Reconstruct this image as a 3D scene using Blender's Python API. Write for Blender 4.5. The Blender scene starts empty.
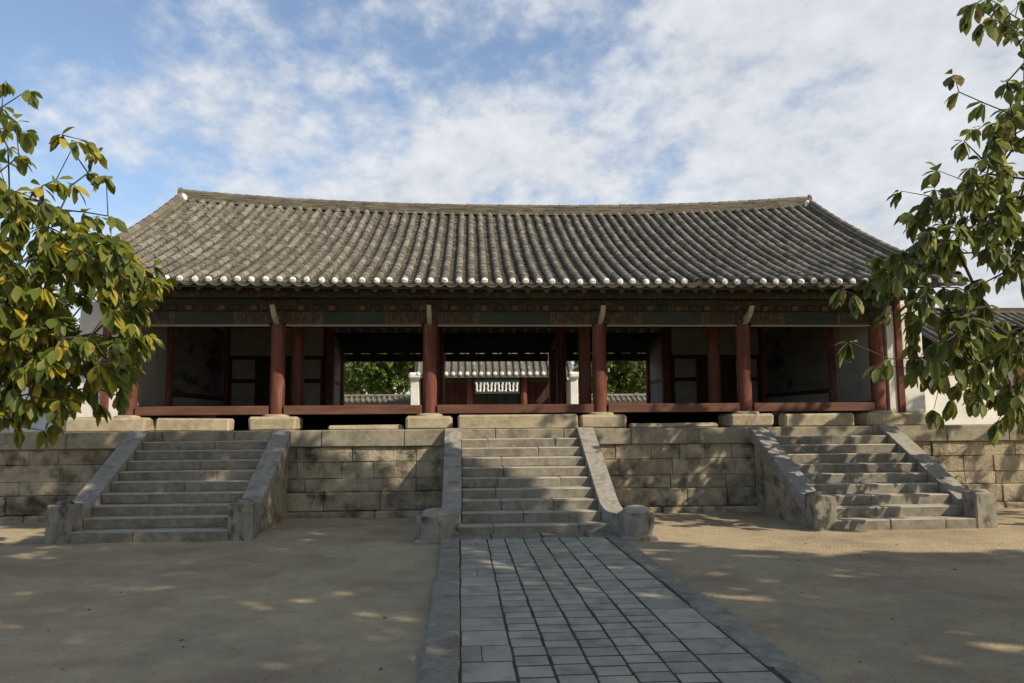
import bpy, math, random
import numpy as np
from mathutils import Vector, Matrix
random.seed(11); RNG = np.random.default_rng(5)
R = math.radians
S = bpy.context.scene
COL = S.collection

# ------------------------------------------------------------------ camera
CAM_X = -1.41; CAM_H = 2.2
TH, PH, RO = 0.0648, 0.1001, -0.0074
FPX = 28 / 36 * 1024
fw = Vector((math.sin(TH) * math.cos(PH), math.cos(TH) * math.cos(PH), math.sin(PH)))
r0 = Vector((math.cos(TH), -math.sin(TH), 0)); u0 = r0.cross(fw)
rt = r0 * math.cos(RO) + u0 * math.sin(RO); up = u0 * math.cos(RO) - r0 * math.sin(RO)
cam = bpy.data.objects.new('camera', bpy.data.cameras.new('camera')); COL.objects.link(cam)
cam.data.lens = 28; cam.data.sensor_width = 36; cam.data.clip_end = 2000
cam.matrix_world = Matrix(((rt.x, up.x, -fw.x, CAM_X), (rt.y, up.y, -fw.y, 0), (rt.z, up.z, -fw.z, CAM_H), (0, 0, 0, 1)))
S.camera = cam

# ------------------------------------------------------------------ sky and sun
SUN = Vector((1.41, -1.0, 1.32)).normalized()
sun_el = math.asin(SUN.z); sun_rot = math.atan2(SUN.x, SUN.y)
SKY_STRENGTH = 0.15; SUN_STRENGTH = 4.2; EXPOSURE = 0.25
W = bpy.data.worlds.new('World'); S.world = W; W.use_nodes = True
nt = W.node_tree; nt.nodes.clear(); N = nt.nodes.new; L = nt.links.new
out = N('ShaderNodeOutputWorld'); bg = N('ShaderNodeBackground'); bg.inputs[1].default_value = SKY_STRENGTH
sky = N('ShaderNodeTexSky'); sky.sky_type = 'NISHITA'; sky.sun_disc = False
sky.sun_elevation = sun_el; sky.sun_rotation = sun_rot; sky.air_density = 1.0; sky.dust_density = 0.9; sky.ozone_density = 1.5
tc = N('ShaderNodeTexCoord'); sep = N('ShaderNodeSeparateXYZ'); L(tc.outputs['Generated'], sep.inputs[0])
def M(op, a, b=None, c=None):
    n = N('ShaderNodeMath'); n.operation = op
    for i, v in enumerate((a, b, c)):
        if v is None: continue
        if isinstance(v, (int, float)): n.inputs[i].default_value = v
        else: L(v, n.inputs[i])
    return n.outputs[0]
zz = M('ADD', M('MAXIMUM', sep.outputs[2], 0.0), 0.34)
cu = M('DIVIDE', sep.outputs[0], zz); cv = M('DIVIDE', sep.outputs[1], zz)
cmb = N('ShaderNodeCombineXYZ'); L(cu, cmb.inputs[0]); L(cv, cmb.inputs[1])
mp = N('ShaderNodeMapping'); L(cmb.outputs[0], mp.inputs[0]); mp.inputs['Rotation'].default_value = (0, 0, R(22)); mp.inputs['Scale'].default_value = (1.5, 1.3, 1); mp.inputs['Location'].default_value = (2.3, 0.6, 0)
def noise(scale, detail, rough, dist=0.0, loc=None):
    n = N('ShaderNodeTexNoise'); n.inputs['Scale'].default_value = scale; n.inputs['Detail'].default_value = detail
    n.inputs['Roughness'].default_value = rough; n.inputs['Distortion'].default_value = dist; L(mp.outputs[0], n.inputs['Vector'])
    return n.outputs['Fac']
big = noise(1.2, 3, 0.5, 0.3); mid = noise(4.2, 8, 0.58, 0.15); fine = noise(15, 6, 0.6, 0.1)
# more cloud towards the right and low, blue towards the upper left (a property of the sky's directions)
bias = M('ADD', M('MULTIPLY', sep.outputs[0], 0.40), M('MULTIPLY', M('SUBTRACT', 0.42, sep.outputs[2]), 0.55))
dens = M('ADD', M('ADD', M('MULTIPLY', big, 0.95), M('MULTIPLY', mid, 0.80)), M('ADD', M('MULTIPLY', fine, 0.34), bias))
mr = N('ShaderNodeMapRange'); mr.interpolation_type = 'SMOOTHSTEP'; L(dens, mr.inputs[0])
mr.inputs[1].default_value = 0.85; mr.inputs[2].default_value = 1.22; mr.inputs[3].default_value = 0.06; mr.inputs[4].default_value = 0.93
shade = N('ShaderNodeMapRange'); L(M('ADD', M('MULTIPLY', mid, 0.6), M('MULTIPLY', fine, 0.4)), shade.inputs[0])
shade.inputs[1].default_value = 0.3; shade.inputs[2].default_value = 0.7
ccol = N('ShaderNodeMix'); ccol.data_type = 'RGBA'; L(shade.outputs[0], ccol.inputs['Factor'])
ccol.inputs['A'].default_value = (3.3, 3.45, 3.7, 1); ccol.inputs['B'].default_value = (5.0, 5.1, 5.25, 1)
mix = N('ShaderNodeMix'); mix.data_type = 'RGBA'; L(mr.outputs[0], mix.inputs['Factor']); L(sky.outputs[0], mix.inputs['A']); L(ccol.outputs['Result'], mix.inputs['B'])
L(mix.outputs['Result'], bg.inputs[0]); L(bg.outputs[0], out.inputs[0])
sl = bpy.data.lights.new('sun', 'SUN'); sl.energy = SUN_STRENGTH; sl.angle = R(0.55); sl.color = (1.0, 0.88, 0.71)
so = bpy.data.objects.new('sun', sl); COL.objects.link(so); so.rotation_euler = SUN.to_track_quat('Z', 'Y').to_euler(); so.location = (20, -20, 30)
vs = S.view_settings; vs.view_transform = 'Standard'; vs.look = 'None'; vs.exposure = EXPOSURE; vs.gamma = 1; vs.use_curve_mapping = False

# ------------------------------------------------------------------ materials
def mat(name, stops, scale=4.0, detail=6, nrough=0.62, island=0.0, bump=0.0, bscale=30, rough=0.85, stain=None, stain_scale=1.2, stain_lo=0.5, stain_hi=0.7,
        trans=0.0, spec=0.3, stretch=(1, 1, 1), bdist=0.02):
    m = bpy.data.materials.new(name); m.use_nodes = True; t = m.node_tree; t.nodes.clear()
    n = t.nodes.new; l = t.links.new
    o = n('ShaderNodeOutputMaterial'); p = n('ShaderNodeBsdfPrincipled'); p.inputs['Roughness'].default_value = rough
    p.inputs['Specular IOR Level'].default_value = spec
    g = n('ShaderNodeNewGeometry'); mp = n('ShaderNodeMapping'); l(g.outputs['Position'], mp.inputs[0]); mp.inputs['Scale'].default_value = stretch
    nz = n('ShaderNodeTexNoise'); nz.inputs['Scale'].default_value = scale; nz.inputs['Detail'].default_value = detail; nz.inputs['Roughness'].default_value = nrough
    l(mp.outputs[0], nz.inputs['Vector'])
    fac = nz.outputs['Fac']
    if island > 0:
        mm = n('ShaderNodeMix'); mm.data_type = 'FLOAT'; mm.inputs['Factor'].default_value = island
        mr = n('ShaderNodeMapRange'); l(fac, mr.inputs[0]); mr.inputs[1].default_value = 0.28; mr.inputs[2].default_value = 0.72
        l(mr.outputs[0], mm.inputs['A']); l(g.outputs['Random Per Island'], mm.inputs['B']); fac = mm.outputs['Result']
    else:
        mr = n('ShaderNodeMapRange'); l(fac, mr.inputs[0]); mr.inputs[1].default_value = 0.28; mr.inputs[2].default_value = 0.72; fac = mr.outputs[0]
    cr = n('ShaderNodeValToRGB'); l(fac, cr.inputs[0])
    els = cr.color_ramp.elements
    while len(els) < len(stops): els.new(0.5)
    for i, (e, c) in enumerate(zip(els, stops)):
        if len(c) == 4: e.position = c[3]
        else: e.position = i / (len(stops) - 1) if len(stops) > 1 else 0
        e.color = (*c[:3], 1)
    c = cr.outputs[0]
    if stain:
        sn = n('ShaderNodeTexNoise'); sn.inputs['Scale'].default_value = stain_scale; sn.inputs['Detail'].default_value = 8; sn.inputs['Roughness'].default_value = 0.66
        l(mp.outputs[0], sn.inputs['Vector'])
        sr = n('ShaderNodeMapRange'); l(sn.outputs['Fac'], sr.inputs[0]); sr.inputs[1].default_value = stain_lo; sr.inputs[2].default_value = stain_hi
        mx = n('ShaderNodeMix'); mx.data_type = 'RGBA'; l(sr.outputs[0], mx.inputs['Factor']); l(c, mx.inputs['A']); mx.inputs['B'].default_value = (*stain, 1); c = mx.outputs['Result']
    l(c, p.inputs['Base Color'])
    if bump > 0:
        bn = n('ShaderNodeTexNoise'); bn.inputs['Scale'].default_value = bscale; bn.inputs['Detail'].default_value = 5; bn.inputs['Roughness'].default_value = 0.6
        l(mp.outputs[0], bn.inputs['Vector'])
        b = n('ShaderNodeBump'); b.inputs['Strength'].default_value = bump; b.inputs['Distance'].default_value = bdist
        l(bn.outputs['Fac'], b.inputs['Height']); l(b.outputs[0], p.inputs['Normal'])
    s = p.outputs[0]
    if trans > 0:
        tr = n('ShaderNodeBsdfTranslucent'); hs = n('ShaderNodeHueSaturation'); hs.inputs['Value'].default_value = 1.3; hs.inputs['Saturation'].default_value = 1.1
        l(c, hs.inputs['Color']); l(hs.outputs[0], tr.inputs[0])
        ms = n('ShaderNodeMixShader'); ms.inputs[0].default_value = trans; l(s, ms.inputs[1]); l(tr.outputs[0], ms.inputs[2]); s = ms.outputs[0]
    l(s, o.inputs[0])
    return m

m_sand = mat('sand', [(0.32, 0.25, 0.15), (0.42, 0.335, 0.205), (0.50, 0.405, 0.255)], 2.6, 14, nrough=0.78, bump=0.8, bscale=22, rough=0.95, stain=(0.25, 0.185, 0.12), stain_scale=0.5, stain_lo=0.44, stain_hi=0.72, bdist=0.035)
m_inner = mat('courtyard_soil', [(0.30, 0.24, 0.15), (0.42, 0.34, 0.22)], 0.8, 6, rough=0.95)
m_paver = mat('paver', [(0.29, 0.27, 0.205), (0.385, 0.36, 0.275), (0.48, 0.45, 0.35)], 5, 8, island=0.55, bump=0.45, bscale=22, rough=0.8, stain=(0.19, 0.168, 0.122), stain_scale=2.6, stain_lo=0.48, stain_hi=0.74)
m_joint = mat('joint_soil', [(0.045, 0.04, 0.028), (0.105, 0.09, 0.06)], 6, 6, bump=0.5, rough=1)
m_kerb = mat('kerb_stone', [(0.17, 0.155, 0.118), (0.27, 0.247, 0.19), (0.36, 0.33, 0.255)], 9, 8, island=0.25, bump=0.5, bscale=24, rough=0.9, stain=(0.15, 0.13, 0.095), stain_scale=2.5)
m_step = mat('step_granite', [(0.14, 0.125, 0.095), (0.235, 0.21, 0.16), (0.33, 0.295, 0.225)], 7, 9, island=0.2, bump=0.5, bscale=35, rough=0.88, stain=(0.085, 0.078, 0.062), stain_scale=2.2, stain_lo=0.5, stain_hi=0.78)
m_tread = mat('worn_skylit_tread', [(0.30, 0.27, 0.215), (0.41, 0.37, 0.295), (0.50, 0.455, 0.36)], 6, 9, island=0.2, bump=0.4, bscale=35, rough=0.9, stain=(0.24, 0.215, 0.165), stain_scale=3)  # step tops: wear and dust, plus skylight put into the paler colour
m_ramp = mat('ramp_granite', [(0.20, 0.185, 0.15), (0.30, 0.275, 0.225), (0.37, 0.34, 0.275)], 9, 9, bump=0.5, bscale=35, rough=0.88, stain=(0.10, 0.092, 0.075), stain_scale=2.6, stain_lo=0.52, stain_hi=0.75)
m_newel = mat('newel_granite', [(0.15, 0.14, 0.11), (0.26, 0.235, 0.185), (0.33, 0.30, 0.24)], 6, 9, bump=0.4, bscale=30, rough=0.9, stain=(0.06, 0.056, 0.046), stain_scale=3.2, stain_lo=0.49, stain_hi=0.62, stretch=(1, 1, 0.55))
m_wall = mat('wall_stone', [(0.17, 0.145, 0.10), (0.35, 0.295, 0.20), (0.52, 0.45, 0.315)], 4, 9, island=0.42, bump=0.6, bscale=13, rough=0.92, stain=(0.065, 0.057, 0.042), stain_scale=1.9, stain_lo=0.47, stain_hi=0.66, bdist=0.06)
m_cap = mat('capstone', [(0.20, 0.175, 0.125), (0.30, 0.265, 0.19), (0.38, 0.335, 0.24)], 7, 9, island=0.25, bump=0.5, bscale=30, rough=0.9, stain=(0.10, 0.09, 0.068), stain_scale=2.0, stain_lo=0.5, stain_hi=0.72)
m_base = mat('base_stone', [(0.29, 0.24, 0.155), (0.39, 0.33, 0.22), (0.46, 0.395, 0.275)], 6, 8, bump=0.6, bscale=22, rough=0.9, stain=(0.25, 0.20, 0.125), stain_scale=2.4)
m_red = mat('red_paint', [(0.075, 0.024, 0.015), (0.145, 0.045, 0.027), (0.215, 0.078, 0.048)], 5, 8, bump=0.2, bscale=30, rough=0.62, stain=(0.24, 0.125, 0.085), stain_scale=9, stain_lo=0.52, stain_hi=0.68, stretch=(1, 1, 0.12))
m_beam = mat('worn_red_beam', [(0.085, 0.037, 0.024), (0.135, 0.06, 0.038), (0.19, 0.098, 0.064)], 5, 8, bump=0.3, bscale=24, rough=0.7, stretch=(0.2, 1, 1))
m_darkred = mat('dark_red_frame', [(0.05, 0.018, 0.013), (0.085, 0.03, 0.02)], 5, 6, rough=0.7)
m_green = mat('green_paint', [(0.024, 0.034, 0.026), (0.04, 0.052, 0.038), (0.06, 0.07, 0.05)], 3, 8, bump=0.15, rough=0.75, stain=(0.05, 0.04, 0.03), stain_scale=2, stretch=(0.3, 1, 1))
m_pattern = mat('painted_pattern', [(0.025, 0.033, 0.024), (0.085, 0.055, 0.03), (0.035, 0.03, 0.02), (0.13, 0.095, 0.05), (0.03, 0.042, 0.034)], 7, 3, rough=0.75, stretch=(1.6, 1, 0.8))
m_orange = mat('orange_paint', [(0.11, 0.066, 0.04), (0.18, 0.115, 0.07)], 6, 4, rough=0.8)
m_pale = mat('pale_paint', [(0.36, 0.32, 0.24), (0.5, 0.45, 0.34)], 6, 4, rough=0.8)
m_wood = mat('dark_wood', [(0.04, 0.03, 0.02), (0.075, 0.055, 0.036)], 4, 6, rough=0.85)
m_rafter = mat('rafter_paint', [(0.06, 0.075, 0.058), (0.11, 0.115, 0.085)], 4, 6, rough=0.85)
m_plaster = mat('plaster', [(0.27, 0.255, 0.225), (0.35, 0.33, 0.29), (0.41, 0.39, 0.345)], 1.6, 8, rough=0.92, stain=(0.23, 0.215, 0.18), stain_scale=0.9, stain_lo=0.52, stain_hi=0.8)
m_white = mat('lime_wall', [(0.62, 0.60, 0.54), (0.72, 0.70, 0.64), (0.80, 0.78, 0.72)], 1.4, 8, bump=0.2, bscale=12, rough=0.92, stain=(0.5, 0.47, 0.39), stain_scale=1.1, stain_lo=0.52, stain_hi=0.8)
m_mural = mat('faded_mural', [(0.11, 0.10, 0.085), (0.18, 0.165, 0.14), (0.23, 0.21, 0.18)], 2.0, 8, rough=0.9, stain=(0.04, 0.035, 0.03), stain_scale=1.6, stain_lo=0.54, stain_hi=0.62, stretch=(1, .45, 1))
m_tile = mat('roof_tile', [(0.055, 0.052, 0.042), (0.135, 0.123, 0.096), (0.21, 0.191, 0.148), (0.335, 0.305, 0.238)], 9, 8, island=0.5, bump=0.6, bscale=26, rough=0.92, stain=(0.075, 0.07, 0.05), stain_scale=6, stain_lo=0.5, stain_hi=0.66)
m_pan = mat('pan_tile', [(0.05, 0.047, 0.037), (0.13, 0.118, 0.088), (0.25, 0.225, 0.17)], 3, 8, island=0.6, bump=0.6, bscale=26, rough=0.95)
m_ridge = mat('ridge_tile', [(0.07, 0.066, 0.052), (0.15, 0.135, 0.10), (0.24, 0.215, 0.155)], 3, 8, island=0.6, bump=0.6, bscale=20, rough=0.95, stain=(0.14, 0.115, 0.065), stain_scale=1.2)
m_lime = mat('lime_mortar', [(0.62, 0.59, 0.53), (0.76, 0.74, 0.69), (0.84, 0.82, 0.78)], 8, 5, bump=0.4, bscale=25, rough=0.9, stain=(0.35, 0.32, 0.27), stain_scale=5, stain_lo=0.58, stain_hi=0.75)
m_bark = mat('bark', [(0.035, 0.03, 0.024), (0.085, 0.075, 0.058)], 9, 6, bump=0.6, rough=0.95)
m_leaf = mat('big_leaf', [(0.058, 0.081, 0.021, 0.000), (0.111, 0.150, 0.031, 0.300), (0.189, 0.221, 0.044, 0.620), (0.299, 0.280, 0.052, 0.780), (0.598, 0.468, 0.058, 0.890), (0.117, 0.058, 0.039, 0.955), (0.058, 0.033, 0.026, 1.000)], 6, 4, island=0.84, bump=.4, bscale=14, rough=0.48, trans=0.48, spec=0.4)
m_leafr = mat('broad_leaf', [(0.066, 0.090, 0.028, 0.000), (0.125, 0.156, 0.042, 0.350), (0.211, 0.234, 0.062, 0.750), (0.312, 0.288, 0.078, 0.900), (0.156, 0.086, 0.047, 0.950)], 6, 4, island=0.84, bump=.4, bscale=14, rough=0.48, trans=0.48, spec=0.4)
m_canopy = mat('canopy_leaf', [(0.04, 0.065, 0.018), (0.09, 0.12, 0.03)], 1.5, 3, island=0.9, rough=0.6, trans=0.3)
m_far = mat('far_leaf', [(0.075, 0.12, 0.02), (0.13, 0.19, 0.035), (0.20, 0.25, 0.055)], 0.6, 4, island=0.6, rough=0.7, trans=0.3)
m_deadleaf = mat('dry_leaf', [(0.06, 0.035, 0.022), (0.14, 0.08, 0.04)], 8, 3, island=0.7, rough=0.9)
m_bluegreen = mat('teal_door', [(0.025, 0.04, 0.042), (0.05, 0.07, 0.07)], 3, 5, rough=0.7)
m_maroon = mat('maroon_board', [(0.05, 0.02, 0.019), (0.085, 0.032, 0.028)], 3, 6, rough=0.75)
m_greywall = mat('grey_rubble', [(0.20, 0.19, 0.165), (0.33, 0.31, 0.27), (0.45, 0.42, 0.36)], 6, 5, island=0.3, bump=0.8, bscale=8, rough=0.95)

# ------------------------------------------------------------------ mesh helpers
class MB:
    def __init__(s): s.v = []; s.f = []
    def add(s, v, f):
        o = len(s.v); s.v.extend(v); s.f.extend(tuple(i + o for i in q) for q in f)
    def box(s, x0, x1, y0, y1, z0, z1, b=0.0, j=0.0):
        if b <= 0:
            v = [(x, y, z) for z in (z0, z1) for y in (y0, y1) for x in (x0, x1)]
            if j: v = [tuple(c + random.uniform(-j, j) for c in p) for p in v]
            s.add(v, [(0, 2, 3, 1), (4, 5, 7, 6), (0, 1, 5, 4), (2, 6, 7, 3), (0, 4, 6, 2), (1, 3, 7, 5)]); return
        b = min(b, (x1 - x0) * .45, (y1 - y0) * .45, (z1 - z0) * .45)
        V = []; idx = {}
        for cx in (0, 1):
            for cy in (0, 1):
                for cz in (0, 1):
                    P = [(x0, x1)[cx], (y0, y1)[cy], (z0, z1)[cz]]
                    sg = [1 if c == 0 else -1 for c in (cx, cy, cz)]
                    jj = [random.uniform(-j, j) for _ in range(3)]
                    for ax in range(3):
                        q = [P[k] + jj[k] + (0 if k == ax else sg[k] * b) for k in range(3)]
                        idx[(cx, cy, cz, ax)] = len(V); V.append(tuple(q))
        I = lambda c, a: idx[(*c, a)]
        F = []
        for ax in range(3):
            o1, o2 = [k for k in range(3) if k != ax]
            for side in (0, 1):
                ring = []
                for a, bb in ((0, 0), (1, 0), (1, 1), (0, 1)):
                    c = [0, 0, 0]; c[ax] = side; c[o1] = a; c[o2] = bb; ring.append(I(tuple(c), ax))
                flip = (side == 0) != (ax == 1)
                F.append(tuple(reversed(ring)) if flip else tuple(ring))
        for ax in range(3):
            o1, o2 = [k for k in range(3) if k != ax]
            for a in (0, 1):
                for bb in (0, 1):
                    c0 = [0, 0, 0]; c0[o1] = a; c0[o2] = bb; c1 = list(c0); c1[ax] = 1
                    q = [I(tuple(c0), o1), I(tuple(c1), o1), I(tuple(c1), o2), I(tuple(c0), o2)]
                    F.append(tuple(q) if (a ^ bb) ^ (ax == 1) else tuple(reversed(q)))
        for cx in (0, 1):
            for cy in (0, 1):
                for cz in (0, 1):
                    t = [I((cx, cy, cz), k) for k in range(3)]
                    F.append(tuple(t) if (cx + cy + cz) % 2 else tuple(reversed(t)))
        s.add(V, F)
    def tube(s, pts, rad, n=10, caps=True):
        pts = [Vector(p) for p in pts]; rings = []
        if not isinstance(rad, (list, tuple)): rad = [rad] * len(pts)
        ref = None; V = []
        for i, p in enumerate(pts):
            d = (pts[min(i + 1, len(pts) - 1)] - pts[max(i - 1, 0)]).normalized()
            if ref is None: ref = Vector((1, 0, 0)) if abs(d.x) < .9 else Vector((0, 1, 0))
            a = (ref - d * ref.dot(d)).normalized(); ref = a; b = d.cross(a)
            for k in range(n):
                t = 2 * math.pi * k / n; q = p + (a * math.cos(t) + b * math.sin(t)) * rad[i]; V.append(tuple(q))
        F = []
        for i in range(len(pts) - 1):
            for k in range(n):
                F.append((i * n + k, i * n + (k + 1) % n, (i + 1) * n + (k + 1) % n, (i + 1) * n + k))
        if caps: F.append(tuple(range(n - 1, -1, -1))); F.append(tuple((len(pts) - 1) * n + k for k in range(n)))
        s.add(V, F)
    def lathe(s, cx, cy, prof, n=24):
        V = []
        for r, z in prof:
            for k in range(n):
                t = 2 * math.pi * k / n; V.append((cx + r * math.cos(t), cy + r * math.sin(t), z))
        F = []
        for i in range(len(prof) - 1):
            for k in range(n): F.append((i * n + k, i * n + (k + 1) % n, (i + 1) * n + (k + 1) % n, (i + 1) * n + k))
        F.append(tuple(range(n - 1, -1, -1))); F.append(tuple((len(prof) - 1) * n + k for k in range(n)))
        s.add(V, F)
    def prism(s, poly, x0, x1):            # (y, z) outline swept along x
        n = len(poly); V = [(x0, y, z) for y, z in poly] + [(x1, y, z) for y, z in poly]
        s.add(V, [tuple(range(n)), tuple(range(2 * n - 1, n - 1, -1))] + [(i, i + n, (i + 1) % n + n, (i + 1) % n) for i in range(n)])
    def mesh(s, name, m, loc=(0, 0, 0), smooth=None):
        me = bpy.data.meshes.new(name); l = loc
        me.from_pydata([(x - l[0], y - l[1], z - l[2]) for x, y, z in s.v], [], s.f)
        me.materials.append(m); me.validate(); me.update()
        if smooth:
            me.polygons.foreach_set('use_smooth', [True] * len(me.polygons)); me.set_sharp_from_angle(angle=R(smooth))
        return me
def wloc(o):
    v = Vector((0, 0, 0))
    while o: v += o.location; o = o.parent
    return v
def obj(name, mb, m, parent=None, loc=None, smooth=None):
    """mb in world coordinates; loc = where the object's origin goes"""
    if loc is None: loc = wloc(parent) if parent else Vector((0, 0, 0))
    loc = Vector(loc); o = bpy.data.objects.new(name, mb.mesh(name, m, loc, smooth)); COL.objects.link(o)
    if parent: o.parent = parent; o.location = loc - wloc(parent)
    else: o.location = loc
    return o
def inst(name, me, loc, parent=None, rz=0.0):
    o = bpy.data.objects.new(name, me); COL.objects.link(o); o.parent = parent
    o.location = Vector(loc) - (wloc(parent) if parent else Vector((0, 0, 0))); o.rotation_euler = (0, 0, rz); return o
def tag(o, label, cat, group=None, kind=None):
    if label: o['label'] = label
    if cat: o['category'] = cat
    if group: o['group'] = group
    if kind: o['kind'] = kind
    return o
def thing(name, label, cat, loc, group=None):
    o = bpy.data.objects.new(name, None); COL.objects.link(o); o.location = loc; o.empty_display_size = .3
    return tag(o, label, cat, group)
def struct(name, mb, m, smooth=None):
    o = obj(name, mb, m, smooth=smooth); o['kind'] = 'structure'; return o

# ------------------------------------------------------------------ layout numbers
YS, YP, YC = 15.66, 19.23, 20.53            # foot of stairs, terrace face, front column row
ZP, ZF = 2.02, 2.62                          # terrace top, hall floor
ROWS = (YC, YC + 2.45, YC + 7.9, YC + 10.4)  # column rows front to back
CX = (-9.67, -6.04, -2.2, 2.2, 6.04, 9.67)
YE, YR, ZE, ZR = YC - 1.6, YC + 5.2, 5.52, 8.98
XR = 10.52

# ------------------------------------------------------------------ ground
mb = MB()
def axis(lo, hi, step, far):
    a = list(np.arange(lo, hi + 1e-6, step)); k = step; x = hi
    while x < far: k *= 1.5; x += k; a.append(x)
    k = step; x = lo
    while x > -far: k *= 1.5; x -= k; a.insert(0, x)
    return a
gx, gy = axis(-15, 15, .3, 400), axis(4, 19.2, .3, 400)
ph = [(random.uniform(.3, 1.6), random.uniform(.3, 1.6), random.uniform(0, 6.3), random.choice((-1, 1))) for _ in range(9)]
def gz(x, y):
    if not (-14 < x < 15 and 4 < y < 22): return -0.02
    w = sum(math.sin(a * x + s_ * b * y + c) for a, b, c, s_ in ph) / 9
    k = min(1, max(0, (abs(x + .08) - 1.8) / .9))
    return -0.008 + (0.028 * w + .012) * k - .004
V = [(x, y, gz(x, y)) for y in gy for x in gx]; nx = len(gx)
mb.add(V, [(j * nx + i, j * nx + i + 1, (j + 1) * nx + i + 1, (j + 1) * nx + i) for j in range(len(gy) - 1) for i in range(nx - 1)])
struct('ground', mb, m_sand, smooth=60)
mb = MB(); mb.box(-90, 90, YP + .7, 140, 1.5, ZP - .06); struct('inner_courtyard', mb, m_inner)

# ------------------------------------------------------------------ path
mb = MB(); mb.box(-1.5, 1.35, 3.0, YS - .62, -.05, .0325); struct('path_bed', mb, m_joint)
mb = MB()
def rowof(x0, x1, y0, y1, step, jit):
    y = y0
    while y < y1 - .08:
        d = step * random.uniform(.82, 1.14); ye = min(y + d, y1)
        if y1 - ye < .1: ye = y1
        g = .008; t = .0375 + random.uniform(-.0015, .002)
        q = [(x0 + g + random.uniform(0, jit), x1 - g - random.uniform(0, jit))]
        if step > .5 and random.random() < .10:                       # a slab laid in two pieces
            c = x0 + (x1 - x0) * random.uniform(.35, .65); q = [(x0 + g, c - g * .6), (c + g * .6, x1 - g)]
        for a, b in q: mb.box(a, b, y + g * 2.6, ye - g * 2.6, -.02, t + random.uniform(-.001, .001), .004, .0012)
        y = ye
for a, b in ((-1.42, -.93), (.75, 1.27)): rowof(a, b, 4.0, YS - .62, .58, .01)
xs = (-.93, -.60, -.26, .075, .41, .75)
for a, b in zip(xs, xs[1:]): rowof(a, b, 4.0 + random.uniform(0, .2), YS - .62, .30, .014)
struct('path', mb, m_paver)
mb = MB()
for x0, x1 in ((-1.75, -.85), (-.83, .1), (.12, .95), (.97, 1.62)): mb.box(x0, x1, YS - .6, YS + .05, -.05, .05, .02, .006)
struct('path_threshold', mb, m_step)
mb = MB()
for x0, x1, h in ((-1.76, -1.44, .085), (1.29, 1.60, .05)):
    y = 3.5
    while y < YS - .65:
        d = random.uniform(.9, 1.5); ye = min(y + d, YS - .62); mb.box(x0 + random.uniform(-.015, .01), x1 + random.uniform(-.01, .015), y + .006, ye - .006, -.08, h + random.uniform(-.012, .012), .03, .012); y = ye
struct('path_kerb', mb, m_kerb)

# ------------------------------------------------------------------ stone terrace
ter = thing('stone_terrace', 'long terrace of tan weathered stone blocks carrying the wooden hall', 'terrace', (0, YP, 0))
def courses(mb, rows, x0, x1, yf, thick, lmin, lmax, bev, gap=.006, ysl=.014):
    for z0, z1 in rows:
        x = x0 - random.uniform(0, .6)
        while x < x1:
            l = random.uniform(lmin, lmax); a, b = max(x, x0), min(x + l, x1)
            if b - a > .1:
                f = yf + random.uniform(-ysl, ysl); mb.box(a + gap, b - gap, f, f + thick, z0 + gap, z1 - gap, bev, .007)
            x += l
mb = MB(); courses(mb, ((.57, .88), (.88, 1.27), (1.27, 1.627)), -30, 30, YP + .07, .5, .55, 1.7, .014, .003, .016); obj('wall_face', mb, m_wall, ter)
mb = MB(); courses(mb, ((.14, .57),), -30, 30, YP - .08, .6, .9, 2.4, .025, .003, .03); courses(mb, ((-.1, .14),), -30, 30, YP - .2, .6, .8, 2.2, .03, .004, .04); obj('plinth', mb, m_wall, ter)
mb = MB(); mb.box(-30, 30, YP + .3, YP + .7, -.1, 1.6); obj('core', mb, m_joint, ter)
x = -30
while x < 30:
    l = random.uniform(1.5, 2.4); mb = MB(); mb.box(x + .004, x + l - .004, YP - random.uniform(0, .012), YP + .62, 1.63, ZP + random.uniform(-.006, .006), .022, .004)
    obj('capstone', mb, m_cap, ter); x += l
mb = MB(); mb.box(-30, 30, YP + .615, YP + 13, 1.4, ZP - .012); obj('paving', mb, m_cap, ter)

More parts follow.
